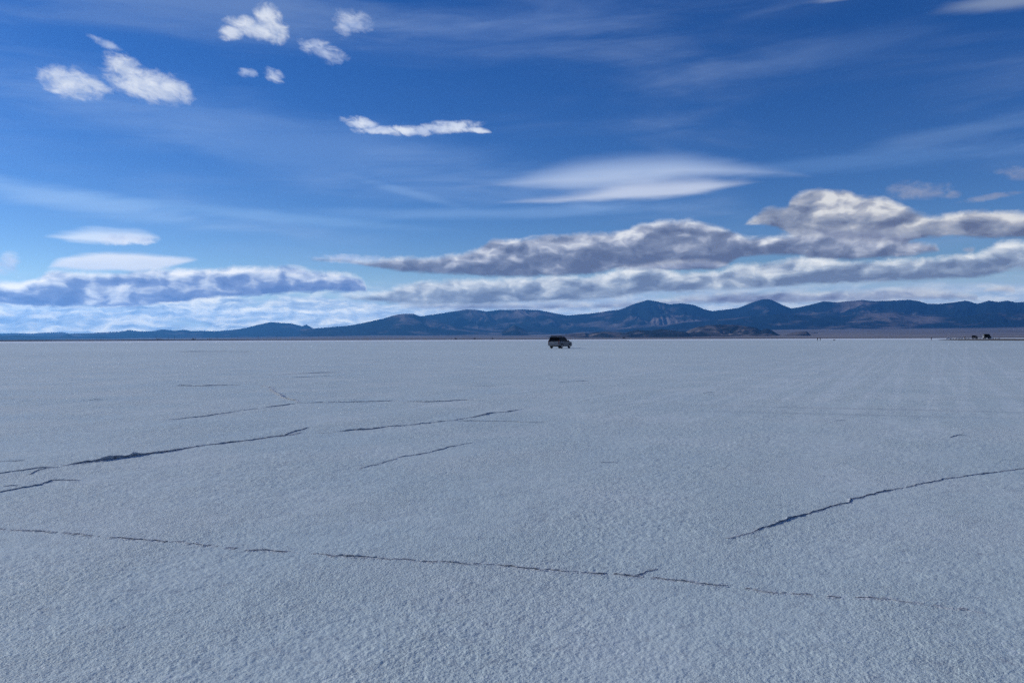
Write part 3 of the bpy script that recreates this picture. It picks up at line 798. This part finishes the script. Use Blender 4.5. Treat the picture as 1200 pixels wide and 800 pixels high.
def vehicle(label, cat, group, paint, loc, head, name='suv', scale=1.0, rack=True, low=None, tall=1.0, simple_car=False):
    """x forward, z up; a full-size estate car / sport utility vehicle."""
    root = bpy.data.objects.new(name, None); COL.objects.link(root)
    root.location = loc; root.rotation_euler = (0, 0, head); root.scale = (scale,) * 3
    tag(root, label, cat, group)
    low = low or paint
    W = 1.0
    arch = lambda cx, r=.44, n=9: [(cx + r * math.cos(a), .36 + r * math.sin(a)) for a in np.linspace(math.pi, 0, n)]
    prof = [(-2.58, .52), (-2.62, 1.05), (-2.56, 1.16), (1.12, 1.14), (1.75, 1.10), (2.40, 1.02), (2.55, .90), (2.58, .50), (2.40, .36)]
    under = [(2.05, .34)] + [q for q in arch(1.62)][::-1] + [(1.0, .34), (-1.05, .34)] + [q for q in arch(-1.55)][::-1] + [(-2.2, .40)]
    bm = new_bm(); prism(bm, prof + under, -W, W, lambda x, z: .05 if z > 1.08 else (.03 if abs(x) > 2.3 else 0))
    body = to_obj(bm, 'body', low, root, bevel=.03)
    bm = new_bm(); box(bm, -2.1, 2.2, -.78, .78, .30, .62); to_obj(bm, 'underbody', m_black, root)
    # cabin
    cab = [(-2.54, 1.13), (-2.38, 1.80 * tall), (-2.20, 1.86 * tall), (.05, 1.86 * tall), (.30, 1.80 * tall), (1.16, 1.12)]
    def tp(x, z): return .05 + max(0, (z - 1.12)) * .24
    bm = new_bm(); prism(bm, cab, -W, W, tp); to_obj(bm, 'cabin', paint, root, bevel=.035)
    # windows, a few millimetres proud of the cabin
    def side_glass(nm, pts, s):
        bm = new_bm()
        a = [bm.verts.new((x, s * (W - tp(x, z) + .006), z)) for x, z in pts]
        b2 = [bm.verts.new((x, s * (W - tp(x, z) - .02), z)) for x, z in pts]
        bm.faces.new(a); bm.faces.new(b2[::-1]); n = len(pts)
        for i in range(n): bm.faces.new((a[i], b2[i], b2[(i + 1) % n], a[(i + 1) % n]))
        return to_obj(bm, nm, m_glass, root)
    zt = 1.74 * tall
    for s in (-1, 1):
        side_glass('window', [(-2.36, 1.22), (-2.26, zt), (-1.32, zt), (-1.26, 1.20)], s)
        side_glass('window', [(-1.16, 1.20), (-1.22, zt), (-.34, zt), (-.28, 1.19)], s)
        side_glass('window', [(-.20, 1.19), (-.24, zt), (.24, zt), (.88, 1.18)], s)
    bm = new_bm()
    ins = lambda z: W - tp(0, z) - .09
    for (x0, z0, x1, z1) in ((-2.555, 1.20, -2.40, zt),):
        q = [bm.verts.new(v_) for v_ in ((x0 + .01, -ins(z0), z0), (x0 + .01, ins(z0), z0), (x1 - .005, ins(z1), z1), (x1 - .005, -ins(z1), z1))]
        q2 = [bm.verts.new((v_.co.x + .03, v_.co.y, v_.co.z)) for v_ in q]
        bm.faces.new(q); bm.faces.new(q2[::-1])
        for i in range(4): bm.faces.new((q[i], q2[i], q2[(i + 1) % 4], q[(i + 1) % 4]))
    to_obj(bm, 'rear_window', m_glass, root)
    bm = new_bm()
    q = [bm.verts.new(v_) for v_ in ((1.085, -.84, 1.19), (1.085, .84, 1.19), (.39, .72, zt), (.39, -.72, zt))]
    q2 = [bm.verts.new((v_.co.x - .04, v_.co.y, v_.co.z - .02)) for v_ in q]
    bm.faces.new(q); bm.faces.new(q2[::-1])
    for i in range(4): bm.faces.new((q[i], q2[i], q2[(i + 1) % 4], q[(i + 1) % 4]))
    to_obj(bm, 'windscreen', m_glass, root)
    for x in (-1.55, 1.62):
        for s in (-1, 1):
            bm = new_bm(); disc(bm, 0, 0, 0, .385, .25, 24)
            w_ = to_obj(bm, 'wheel', m_rubber, root, bevel=.03, smooth=False)
            w_.location = (x, s * .86, .385)
            bm = new_bm(); disc(bm, 0, s * .128, 0, .235, .02, 20)
            for k in range(6):
                a = k * math.pi / 3
                g = bmesh.ops.create_cube(bm, size=1.0)
                bmesh.ops.transform(bm, verts=g['verts'], matrix=Matrix.Translation((.13 * math.cos(a), s * .142, .13 * math.sin(a))) @ Matrix.Rotation(-a, 4, 'Y') @ Matrix.Diagonal((.2, .02, .05, 1)))
            to_obj(bm, 'rim', m_alloy, w_)
    if simple_car: return root
    bm = new_bm(); box(bm, -2.72, -2.56, -.96, .96, .48, .70); to_obj(bm, 'rear_bumper', m_chrome, root, bevel=.03)
    bm = new_bm(); box(bm, 2.50, 2.68, -.94, .94, .42, .66); to_obj(bm, 'front_bumper', m_chrome, root, bevel=.03)
    bm = new_bm(); box(bm, -2.645, -2.60, -.80, .80, .72, 1.10); tg = to_obj(bm, 'tailgate', m_tailgate if rack == 'box' else low, root, bevel=.012)
    bm = new_bm(); box(bm, -2.665, -2.648, -.16, .16, .80, .94); to_obj(bm, 'licence_plate', m_plate, tg)
    bm = new_bm(); box(bm, -2.675, -2.648, -.10, .10, 1.02, 1.06); to_obj(bm, 'handle', m_black, tg)
    for s in (-1, 1):
        bm = new_bm(); box(bm, -2.65, -2.52, s * .90 - .055, s * .90 + .055, .74, 1.30); to_obj(bm, 'tail_light', m_red, root, bevel=.01)
        bm = new_bm(); box(bm, 2.50, 2.60, s * .72 - .17, s * .72 + .17, .76, .94); to_obj(bm, 'headlight', m_lamp, root, bevel=.01)
        bm = new_bm(); box(bm, .78, .92, s * 1.10 - .10, s * 1.10 + .10, 1.14, 1.34); to_obj(bm, 'wing_mirror', m_black, root, bevel=.02)
        for x in (-.40, .62 - 1.25 + .0):
            bm = new_bm(); box(bm, x - .09 + (.35 if x > -.5 else -.85), x + .09 + (.35 if x > -.5 else -.85), s * 1.0 - .012, s * 1.0 + .012, 1.00, 1.03); to_obj(bm, 'door_handle', m_black, root)
        bm = new_bm(); box(bm, -1.05, 1.05, s * .97 - .03, s * .97 + .05, .33, .40); to_obj(bm, 'running_board', m_black, root)
        if rack:
            bm = new_bm(); box(bm, -2.2, .0, s * .66 - .02, s * .66 + .02, 1.90 * tall, 1.94 * tall)
            for x in (-2.1, -1.1, -.1): box(bm, x - .03, x + .03, s * .66 - .018, s * .66 + .018, 1.85 * tall, 1.90 * tall)
            to_obj(bm, 'roof_rail', m_black, root)
    bm = new_bm(); box(bm, 2.57, 2.60, -.50, .50, .74, .94); to_obj(bm, 'grille', m_black, root)
    if rack == 'box':
        bm = new_bm(); prism(bm, [(-2.2, 1.955), (-2.24, 2.0), (-2.18, 2.06), (-.95, 2.06), (-.80, 2.02), (-.80, 1.955)], -.72, .72); to_obj(bm, 'roof_load', m_black, root, bevel=.02)
    return root

def heading(deg): return R(90 - deg)                # model x axis -> compass heading from +Y
q = gp(656.6, 408.0)
vehicle('silver-grey vehicle with blacked-out windows, parked alone on the salt, seen from behind', 'vehicle', None,
        m_paint_dark, (q[0], q[1], ground_z(q[0], q[1])), heading(ae(657, 400)[0] + 23.5), name='sport_utility_vehicle', rack='box', low=m_paint_low, tall=.99, scale=1.04)

q = at_dist(1142.3, 503)
vehicle('small black vehicle parked on the access road at the right, left of the taller one', 'vehicle', None, m_paint_dark, (q[0], q[1], .80), heading(ae(1142, 400)[0] + 12), name='dark_car', rack=False, tall=1.0)

# the taller dark van beside it, pale end panel to the left
def van(label, loc, head, name='dark_van'):
    root = bpy.data.objects.new(name, None); COL.objects.link(root)
    root.location = loc; root.rotation_euler = (0, 0, head); root.scale = (.72, 1, 1); tag(root, label, 'van')
    arch = lambda cx, r=.42, n=7: [(cx + r * math.cos(a), .36 + r * math.sin(a)) for a in np.linspace(0, math.pi, n)]
    prof = [(-2.3, .42), (-2.35, 2.2), (-2.2, 2.50), (1.2, 2.50), (1.5, 2.38), (1.95, 1.35), (2.45, 1.15), (2.55, .75), (2.5, .42)] + [(2.2, .38)] + arch(1.65) + [(1.1, .38), (-1.0, .38)] + arch(-1.5)
    bm = new_bm(); prism(bm, prof, -.98, .98, lambda x, z: max(0, z - 1.3) * .09); to_obj(bm, 'body', m_paint_dark, root, bevel=.03)
    bm = new_bm(); box(bm, -2.40, -2.352, -.86, .86, .62, 2.15)
    rp_ = to_obj(bm, 'rear_door', simple('pale_grey_paint', (.34, .36, .38), .5), root, bevel=.01); rp_['label'] = 'pale rear door panel'
    bm = new_bm(); box(bm, -2.42, -2.402, -.6, .6, 1.45, 1.95); to_obj(bm, 'window', m_glass, rp_)
    for s in (-1, 1):
        for x0, x1 in ((-2.0, -1.1), (-.95, -.05), (.1, 1.0)):
            bm = new_bm(); prism(bm, [(x0, 1.42), (x0, 2.05), (x1, 2.05), (x1, 1.42)], s * .955 - .02, s * .955 + .02); to_obj(bm, 'window', m_glass, root)
        bm = new_bm(); box(bm, -2.1, 1.0, s * .99 - .01, s * .99 + .012, 1.18, 1.30); to_obj(bm, 'side_stripe', m_chrome, root)
        for x in (-1.5, 1.65):
            bm = new_bm(); disc(bm, 0, 0, 0, .36, .24, 20); w_ = to_obj(bm, 'wheel', m_rubber, root); w_.location = (x, s * .86, .36)
            bm = new_bm(); disc(bm, 0, s * .125, 0, .2, .02, 14); to_obj(bm, 'rim', m_alloy, w_)
    return root
q = at_dist(1156.3, 488)
van('dark boxy van with pale end panel, parked right of the small black vehicle', (q[0], q[1], .84), heading(ae(1156, 400)[0] + 66))

# row of white cars parked far off
wc = None
car_lab = ['leftmost of the row of tiny white cars parked far off at the right', 'second from the left in the far row of tiny white cars', 'third from the left in the far row of tiny white cars',
           'fourth from the left in the far row of tiny white cars', 'white car in the far row, last before the gap with the thin post', 'white car in the far row just right of the thin brown post',
           'white car in the far row peeping out right beside the small black vehicle', 'white car in the far row just right of the tall dark van', 'rightmost of the tiny white cars, above the dark edge of the access road']
def copy_tree(o, parent=None):
    c = o.copy(); COL.objects.link(c); c.parent = parent
    for ch in list(o.children): copy_tree(ch, c)
    return c
for k, (x, d, hd) in enumerate(((1111.5, 900, 78), (1115.8, 930, 70), (1118.8, 905, 95), (1122.3, 890, 85), (1125.2, 915, 75), (1133, 850, 80), (1146.6, 830, 88), (1161.5, 850, 72), (1168.6, 900, 80))):
    q = at_dist(x, d)
    if wc is None:
        wc = vehicle(car_lab[0], 'car', 'white cars parked in a far row', m_paint_white, (0, 0, 0), 0, name='white_car', rack=False, scale=.88, tall=.9, simple_car=True)
        c = wc
    else:
        c = copy_tree(wc)
    c['label'] = car_lab[k]
    c.location = (q[0], q[1], ground_z(q[0], q[1])); c.rotation_euler = (0, 0, heading(ae(x, 400)[0] + hd))

# ------------------------------------------------------------------ far highway traffic, roadside poles
def trailer_truck(label, loc, head, boxm, name='trailer_truck', cat='truck', group=None, L=11.0):
    root = bpy.data.objects.new(name, None); COL.objects.link(root)
    root.location = loc; root.rotation_euler = (0, 0, head); tag(root, label, cat, group)
    bm = new_bm(); box(bm, -L / 2 - 1, L / 2 - 1, -1.25, 1.25, 1.15, 3.95); to_obj(bm, 'trailer', boxm, root, bevel=.05)
    bm = new_bm(); prism(bm, [(L / 2 - .6, .7), (L / 2 - .6, 3.3), (L / 2 + 1.2, 3.4), (L / 2 + 1.6, 2.3), (L / 2 + 3.2, 2.0), (L / 2 + 3.3, .7)], -1.2, 1.2); cb = to_obj(bm, 'cab', boxm, root, bevel=.05)
    bm = new_bm(); box(bm, L / 2 - .1, L / 2 + 1.0, -1.215, 1.215, 2.2, 2.9); to_obj(bm, 'window', m_glass, cb)
    for x in (-L / 2, -L / 2 + 1.3, L / 2 - .4, L / 2 + 2.3):
        for s in (-1, 1):
            bm = new_bm(); disc(bm, x, s * 1.05, .5, .5, .35, 16); to_obj(bm, 'wheel', m_rubber, root)
    return root
m_box_white = simple('white_trailer', (.75, .75, .74), .5)
m_box_tan = simple('tan_trailer', (.34, .28, .22), .6)
m_box_dark = simple('dark_trailer', (.035, .035, .04), .5)
for x, d, h, hd, m_, lab, L in ((186, 2500, 2.75, 88, m_box_white, 'small pale truck far off on the left bank, left of the other pale specks', 9.0),
                             (226, 2540, 2.7, 60, m_box_tan, 'tiny tan truck far off on the left bank, between two pale ones', 4.5),
                             (244.5, 2560, 2.6, 85, m_box_white, 'brightest white truck far off on the left bank', 8.0),
                             (534, 2880, 1.9, 70, m_box_dark, 'leftmost dark truck speck on the far bank left of the parked vehicle', 3.5),
                             (556, 2900, 1.9, 75, m_box_dark, 'second dark truck speck on the far bank, between the leftmost and the faintest', 3.5),
                             (577, 2930, 1.9, 40, m_box_dark, 'faintest dark truck speck on the far bank, nearest the parked vehicle', 2.5),
                             (731, 3070, 1.8, 80, m_box_dark, 'long dark truck speck on the far bank below the small brown hills', 7.0)):
    q = at_dist(x, d)
    trailer_truck(lab, (q[0], q[1], h), heading(ae(x, 400)[0] + hd), m_, L=L, group='far trucks along the bank')

m_wood = simple('weathered_pole', (.06, .045, .035), .9)
def pole(label, x, d, z, hgt):
    root = bpy.data.objects.new('utility_pole', None); COL.objects.link(root)
    q = at_dist(x, d); root.location = (q[0], q[1], z); root.rotation_euler = (0, 0, R(30))
    tag(root, label, 'utility pole', 'utility poles along the left bank')
    bm = new_bm(); bmesh.ops.create_cone(bm, cap_ends=True, segments=8, radius1=.42, radius2=.26, depth=hgt + .6, matrix=Matrix.Translation((0, 0, hgt / 2 - .3))); to_obj(bm, 'pole', m_wood, root)
    bm = new_bm(); box(bm, -1.3, 1.3, -.12, .12, hgt - 1.1, hgt - .8); to_obj(bm, 'crossarm', m_wood, root)
    return root
for x, d, hg, lab in ((183, 2480, 10, 'utility pole on the left bank beside the leftmost pale truck'), (197.5, 2500, 9, 'utility pole on the left bank, second from the left'),
                      (204.5, 2510, 11, 'utility pole on the left bank, third from the left, darker than the second'), (229, 2530, 8.5, 'utility pole on the left bank just right of the tan truck'),
                      (254.5, 2560, 11.5, 'utility pole on the left bank just right of the brightest white truck'), (278.5, 2590, 10, 'utility pole on the left bank, third from the right'),
                      (302.5, 2620, 10.5, 'utility pole on the left bank, second from the right'), (324.5, 2650, 12, 'rightmost utility pole on the left bank, tallest of them')):
    pole(lab, x, d, 2.4, hg)

# thin brown post by the parked cars
q = at_dist(1130.6, 520)
root = bpy.data.objects.new('wooden_post', None); COL.objects.link(root); root.location = (q[0], q[1], .3)
tag(root, 'thin brown post standing between the row of white cars and the small black vehicle', 'post')
bm = new_bm(); box(bm, -.16, .16, -.14, .14, -.7, 1.9); to_obj(bm, 'pole', simple('brown_post_wood', (.10, .065, .045), .9), root, bevel=.02)
bm = new_bm(); box(bm, -.24, .24, -.17, -.143, 1.25, 1.75); to_obj(bm, 'marker_board', simple('faded_board', (.14, .10, .08), .8), root)

# dark low bag on the salt
q = gp(977.5, 398.9)
root = bpy.data.objects.new('duffel_bag', None); COL.objects.link(root); root.location = (q[0], q[1], ground_z(q[0], q[1])); root.rotation_euler = (0, 0, heading(115))
tag(root, 'low dark bag lying on the salt right of the two standing people', 'bag')
bm = new_bm(); bmesh.ops.create_cone(bm, cap_ends=True, segments=14, radius1=.22, radius2=.22, depth=1.15, matrix=Matrix.Translation((0, 0, .2)) @ Matrix.Rotation(R(90), 4, 'Y')); to_obj(bm, 'bag_body', m_box_dark, root, bevel=.05)
bm = new_bm()
for k in range(12):
    a0, a1 = math.pi * k / 12, math.pi * (k + 1) / 12
    x0, z0, x1, z1 = .25 * math.cos(a0), .40 + .13 * math.sin(a0), .25 * math.cos(a1), .40 + .13 * math.sin(a1)
    box(bm, min(x0, x1), max(x0, x1), -.02, .02, min(z0, z1) - .015, max(z0, z1) + .015)
to_obj(bm, 'handle', m_black, root)

# ------------------------------------------------------------------ people
m_skin = simple('skin', (.36, .22, .16), .6)
m_hair = simple('dark_hair', (.02, .015, .012), .8)
def skin_mesh(name, pts, edges, rad, m, parent, root_i=0, sub=1):
    me = bpy.data.meshes.new(name); me.from_pydata(pts, edges, []); me.update()
    o = link(name, me, m, parent)
    md = o.modifiers.new('skin', 'SKIN'); md.use_smooth_shade = True
    for i, r0 in enumerate(rad):
        v = me.skin_vertices[0].data[i]; v.radius = (r0, r0) if not isinstance(r0, tuple) else r0; v.use_root = (i == root_i)
    s_ = o.modifiers.new('sub', 'SUBSURF'); s_.levels = s_.render_levels = sub
    return o
def person(label, loc, face, jacket, trousers, pose, group=None, H=1.75):
    root = bpy.data.objects.new('person', None); COL.objects.link(root)
    root.location = loc; root.rotation_euler = (0, 0, face); root.scale = (H / 1.75,) * 3
    tag(root, label, 'person', group)
    # faces -y.  joints
    J = dict(pel=(0, 0, .95), wst=(0, .01, 1.10), chs=(0, 0, 1.32), nek=(0, .01, 1.48), hd0=(0, 0, 1.56), hd1=(0, -.01, 1.66), hd2=(0, 0, 1.73),
             hl=(.09, 0, .92), kl=(.10 + pose.get('st', 0), -.02, .50), al=(.11 + pose.get('st', 0) * 1.8, .02, .08), tl=(.12 + pose.get('st', 0) * 1.8, -.13, .035),
             hr=(-.09, 0, .92), kr=(-.10, -.02 - pose.get('step', 0) * .5, .50), ar=(-.11, .02 - pose.get('step', 0), .08), tr=(-.12, -.13 - pose.get('step', 0), .035),
             sl=(.18, 0, 1.42), el=pose['el'], wl=pose['wl'], sr=(-.18, 0, 1.42), er=pose['er'], wr=pose['wr'])
    names = list(J); idx = {n: i for i, n in enumerate(names)}
    E = [('pel', 'wst'), ('wst', 'chs'), ('chs', 'nek'), ('nek', 'hd0'), ('hd0', 'hd1'), ('hd1', 'hd2'), ('pel', 'hl'), ('hl', 'kl'), ('kl', 'al'), ('al', 'tl'),
         ('pel', 'hr'), ('hr', 'kr'), ('kr', 'ar'), ('ar', 'tr'), ('chs', 'sl'), ('sl', 'el'), ('el', 'wl'), ('chs', 'sr'), ('sr', 'er'), ('er', 'wr')]
    rad = dict(pel=.12, wst=.105, chs=.13, nek=.052, hd0=.070, hd1=.088, hd2=.060, hl=.085, kl=.055, al=.040, tl=.035, hr=.085, kr=.055, ar=.040, tr=.035,
               sl=.055, el=.040, wl=.026, sr=.055, er=.040, wr=.026)
    pts = [J[n] for n in names]; ed = [(idx[a], idx[b_]) for a, b_ in E]
    # hands: palm and five fingers each, part of the same body mesh
    rr_ = [rad[n] for n in names]
    for side, wn, en in ((1, 'wl', 'el'), (-1, 'wr', 'er')):
        w_ = Vector(J[wn]); dirn = (w_ - Vector(J[en])).normalized()
        lat = Vector((0, 1, 0)).cross(dirn).normalized() if abs(dirn.y) < .9 else Vector((1, 0, 0))
        fw = dirn.cross(lat).normalized()
        pi = len(pts); pts.append(tuple(w_ + dirn * .075)); rr_.append(.028); ed.append((idx[wn], pi))
        for k, ln in enumerate((.055, .070, .078, .072, .056)):
            sp = (k - 2) * .021
            a_ = w_ + dirn * (.05 if k == 0 else .095) + fw * sp * 1.4
            c_ = a_ + dirn * ln * .6 + fw * sp * .3
            e_ = c_ + dirn * ln * .35 + lat * .02 * side
            i0 = len(pts); pts += [tuple(a_), tuple(c_), tuple(e_)]; rr_ += [.010, .009, .007]; ed += [(pi, i0), (i0, i0 + 1), (i0 + 1, i0 + 2)]
    skin_mesh('body', pts, ed, rr_, m_skin, root, 0, 1)
    jn = ['wst', 'chs', 'nek', 'sl', 'el', 'wl', 'sr', 'er', 'wr', 'pel']
    ji = {n: i for i, n in enumerate(jn)}
    skin_mesh('jacket', [J[n] if n != 'nek' else (0, .01, 1.45) for n in jn], [(ji[a], ji[b_]) for a, b_ in (('pel', 'wst'), ('wst', 'chs'), ('chs', 'nek'), ('chs', 'sl'), ('sl', 'el'), ('el', 'wl'), ('chs', 'sr'), ('sr', 'er'), ('er', 'wr'))],
              [.155, .17, .075, .085, .062, .048, .085, .062, .048, .15], jacket, root, 9, 1)
    tn = ['pel', 'hl', 'kl', 'al', 'hr', 'kr', 'ar']; ti = {n: i for i, n in enumerate(tn)}
    skin_mesh('trousers', [J[n] for n in tn], [(0, 1), (1, 2), (2, 3), (0, 4), (4, 5), (5, 6)], [.14, .105, .078, .062, .105, .078, .062], trousers, root, 0, 1)
    bm = new_bm(); bmesh.ops.create_uvsphere(bm, u_segments=12, v_segments=8, radius=.118, matrix=Matrix.Translation((0, .018, 1.685)) @ Matrix.Diagonal((.9, 1, .95, 1)))
    bmesh.ops.delete(bm, geom=[f for f in bm.faces if f.calc_center_median().z < 1.62 and f.calc_center_median().y < .03], context='FACES')
    to_obj(bm, 'hair', m_hair, root, smooth=True)
    bm = new_bm()
    for s in (-1, 1): bmesh.ops.create_icosphere(bm, subdivisions=1, radius=.013, matrix=Matrix.Translation((s * .034, -.098, 1.665)))
    to_obj(bm, 'eyes', m_black, root)
    bm = new_bm(); bmesh.ops.create_cone(bm, cap_ends=True, segments=6, radius1=.018, radius2=.006, depth=.05, matrix=Matrix.Translation((0, -.108, 1.645)) @ Matrix.Rotation(R(25), 4, 'X')); to_obj(bm, 'nose', m_skin, root)
    bm = new_bm(); box(bm, -.025, .025, -.098, -.088, 1.600, 1.608); to_obj(bm, 'mouth', m_red, root)
    for s, k in ((1, 'l'), (-1, 'r')):
        a_ = Vector(J['a' + k])
        bm = new_bm(); box(bm, a_.x - .055, a_.x + .055, a_.y - .21, a_.y + .07, 0, .09); to_obj(bm, 'shoe', m_black, root, bevel=.02)
    return root
m_coat1 = simple('black_coat', (.012, .014, .018), .85)
m_coat2 = simple('navy_coat', (.016, .020, .036), .85)
m_coat3 = simple('charcoal_coat', (.022, .022, .025), .85)
rest = dict(el=(.24, .03, 1.15), wl=(.25, -.06, .92), er=(-.24, .03, 1.15), wr=(-.25, -.06, .92))
hips = dict(el=(.36, .06, 1.20), wl=(.19, -.05, 1.03), er=(-.24, .03, 1.15), wr=(-.22, -.12, .94), st=.06)
point = dict(el=(.24, .03, 1.15), wl=(.25, -.06, .92), er=(-.38, -.12, 1.36), wr=(-.58, -.26, 1.44), step=.12)
for x, yb, lab, jk, ps, fc, Hh in ((958.1, 399.35, 'person in dark clothes standing on the salt, left of the pair, arms hanging', m_coat1, rest, 20, 1.80),
                               (961.3, 399.15, 'person in dark clothes standing on the salt, right of the pair, one hand on hip', m_coat2, hips, -30, 1.76),
                               (1091.3, 398.7, 'lone person in dark clothes far off at the right, one arm held out', m_coat3, point, 15, 1.85)):
    q = gp(x, yb)
    person(lab, (q[0], q[1], ground_z(q[0], q[1])), R(fc) - R(ae(x, 400)[0]), jk, simple('dark_trousers', (.014, .016, .022), .85), ps, H=Hh,
           group='people out on the salt')
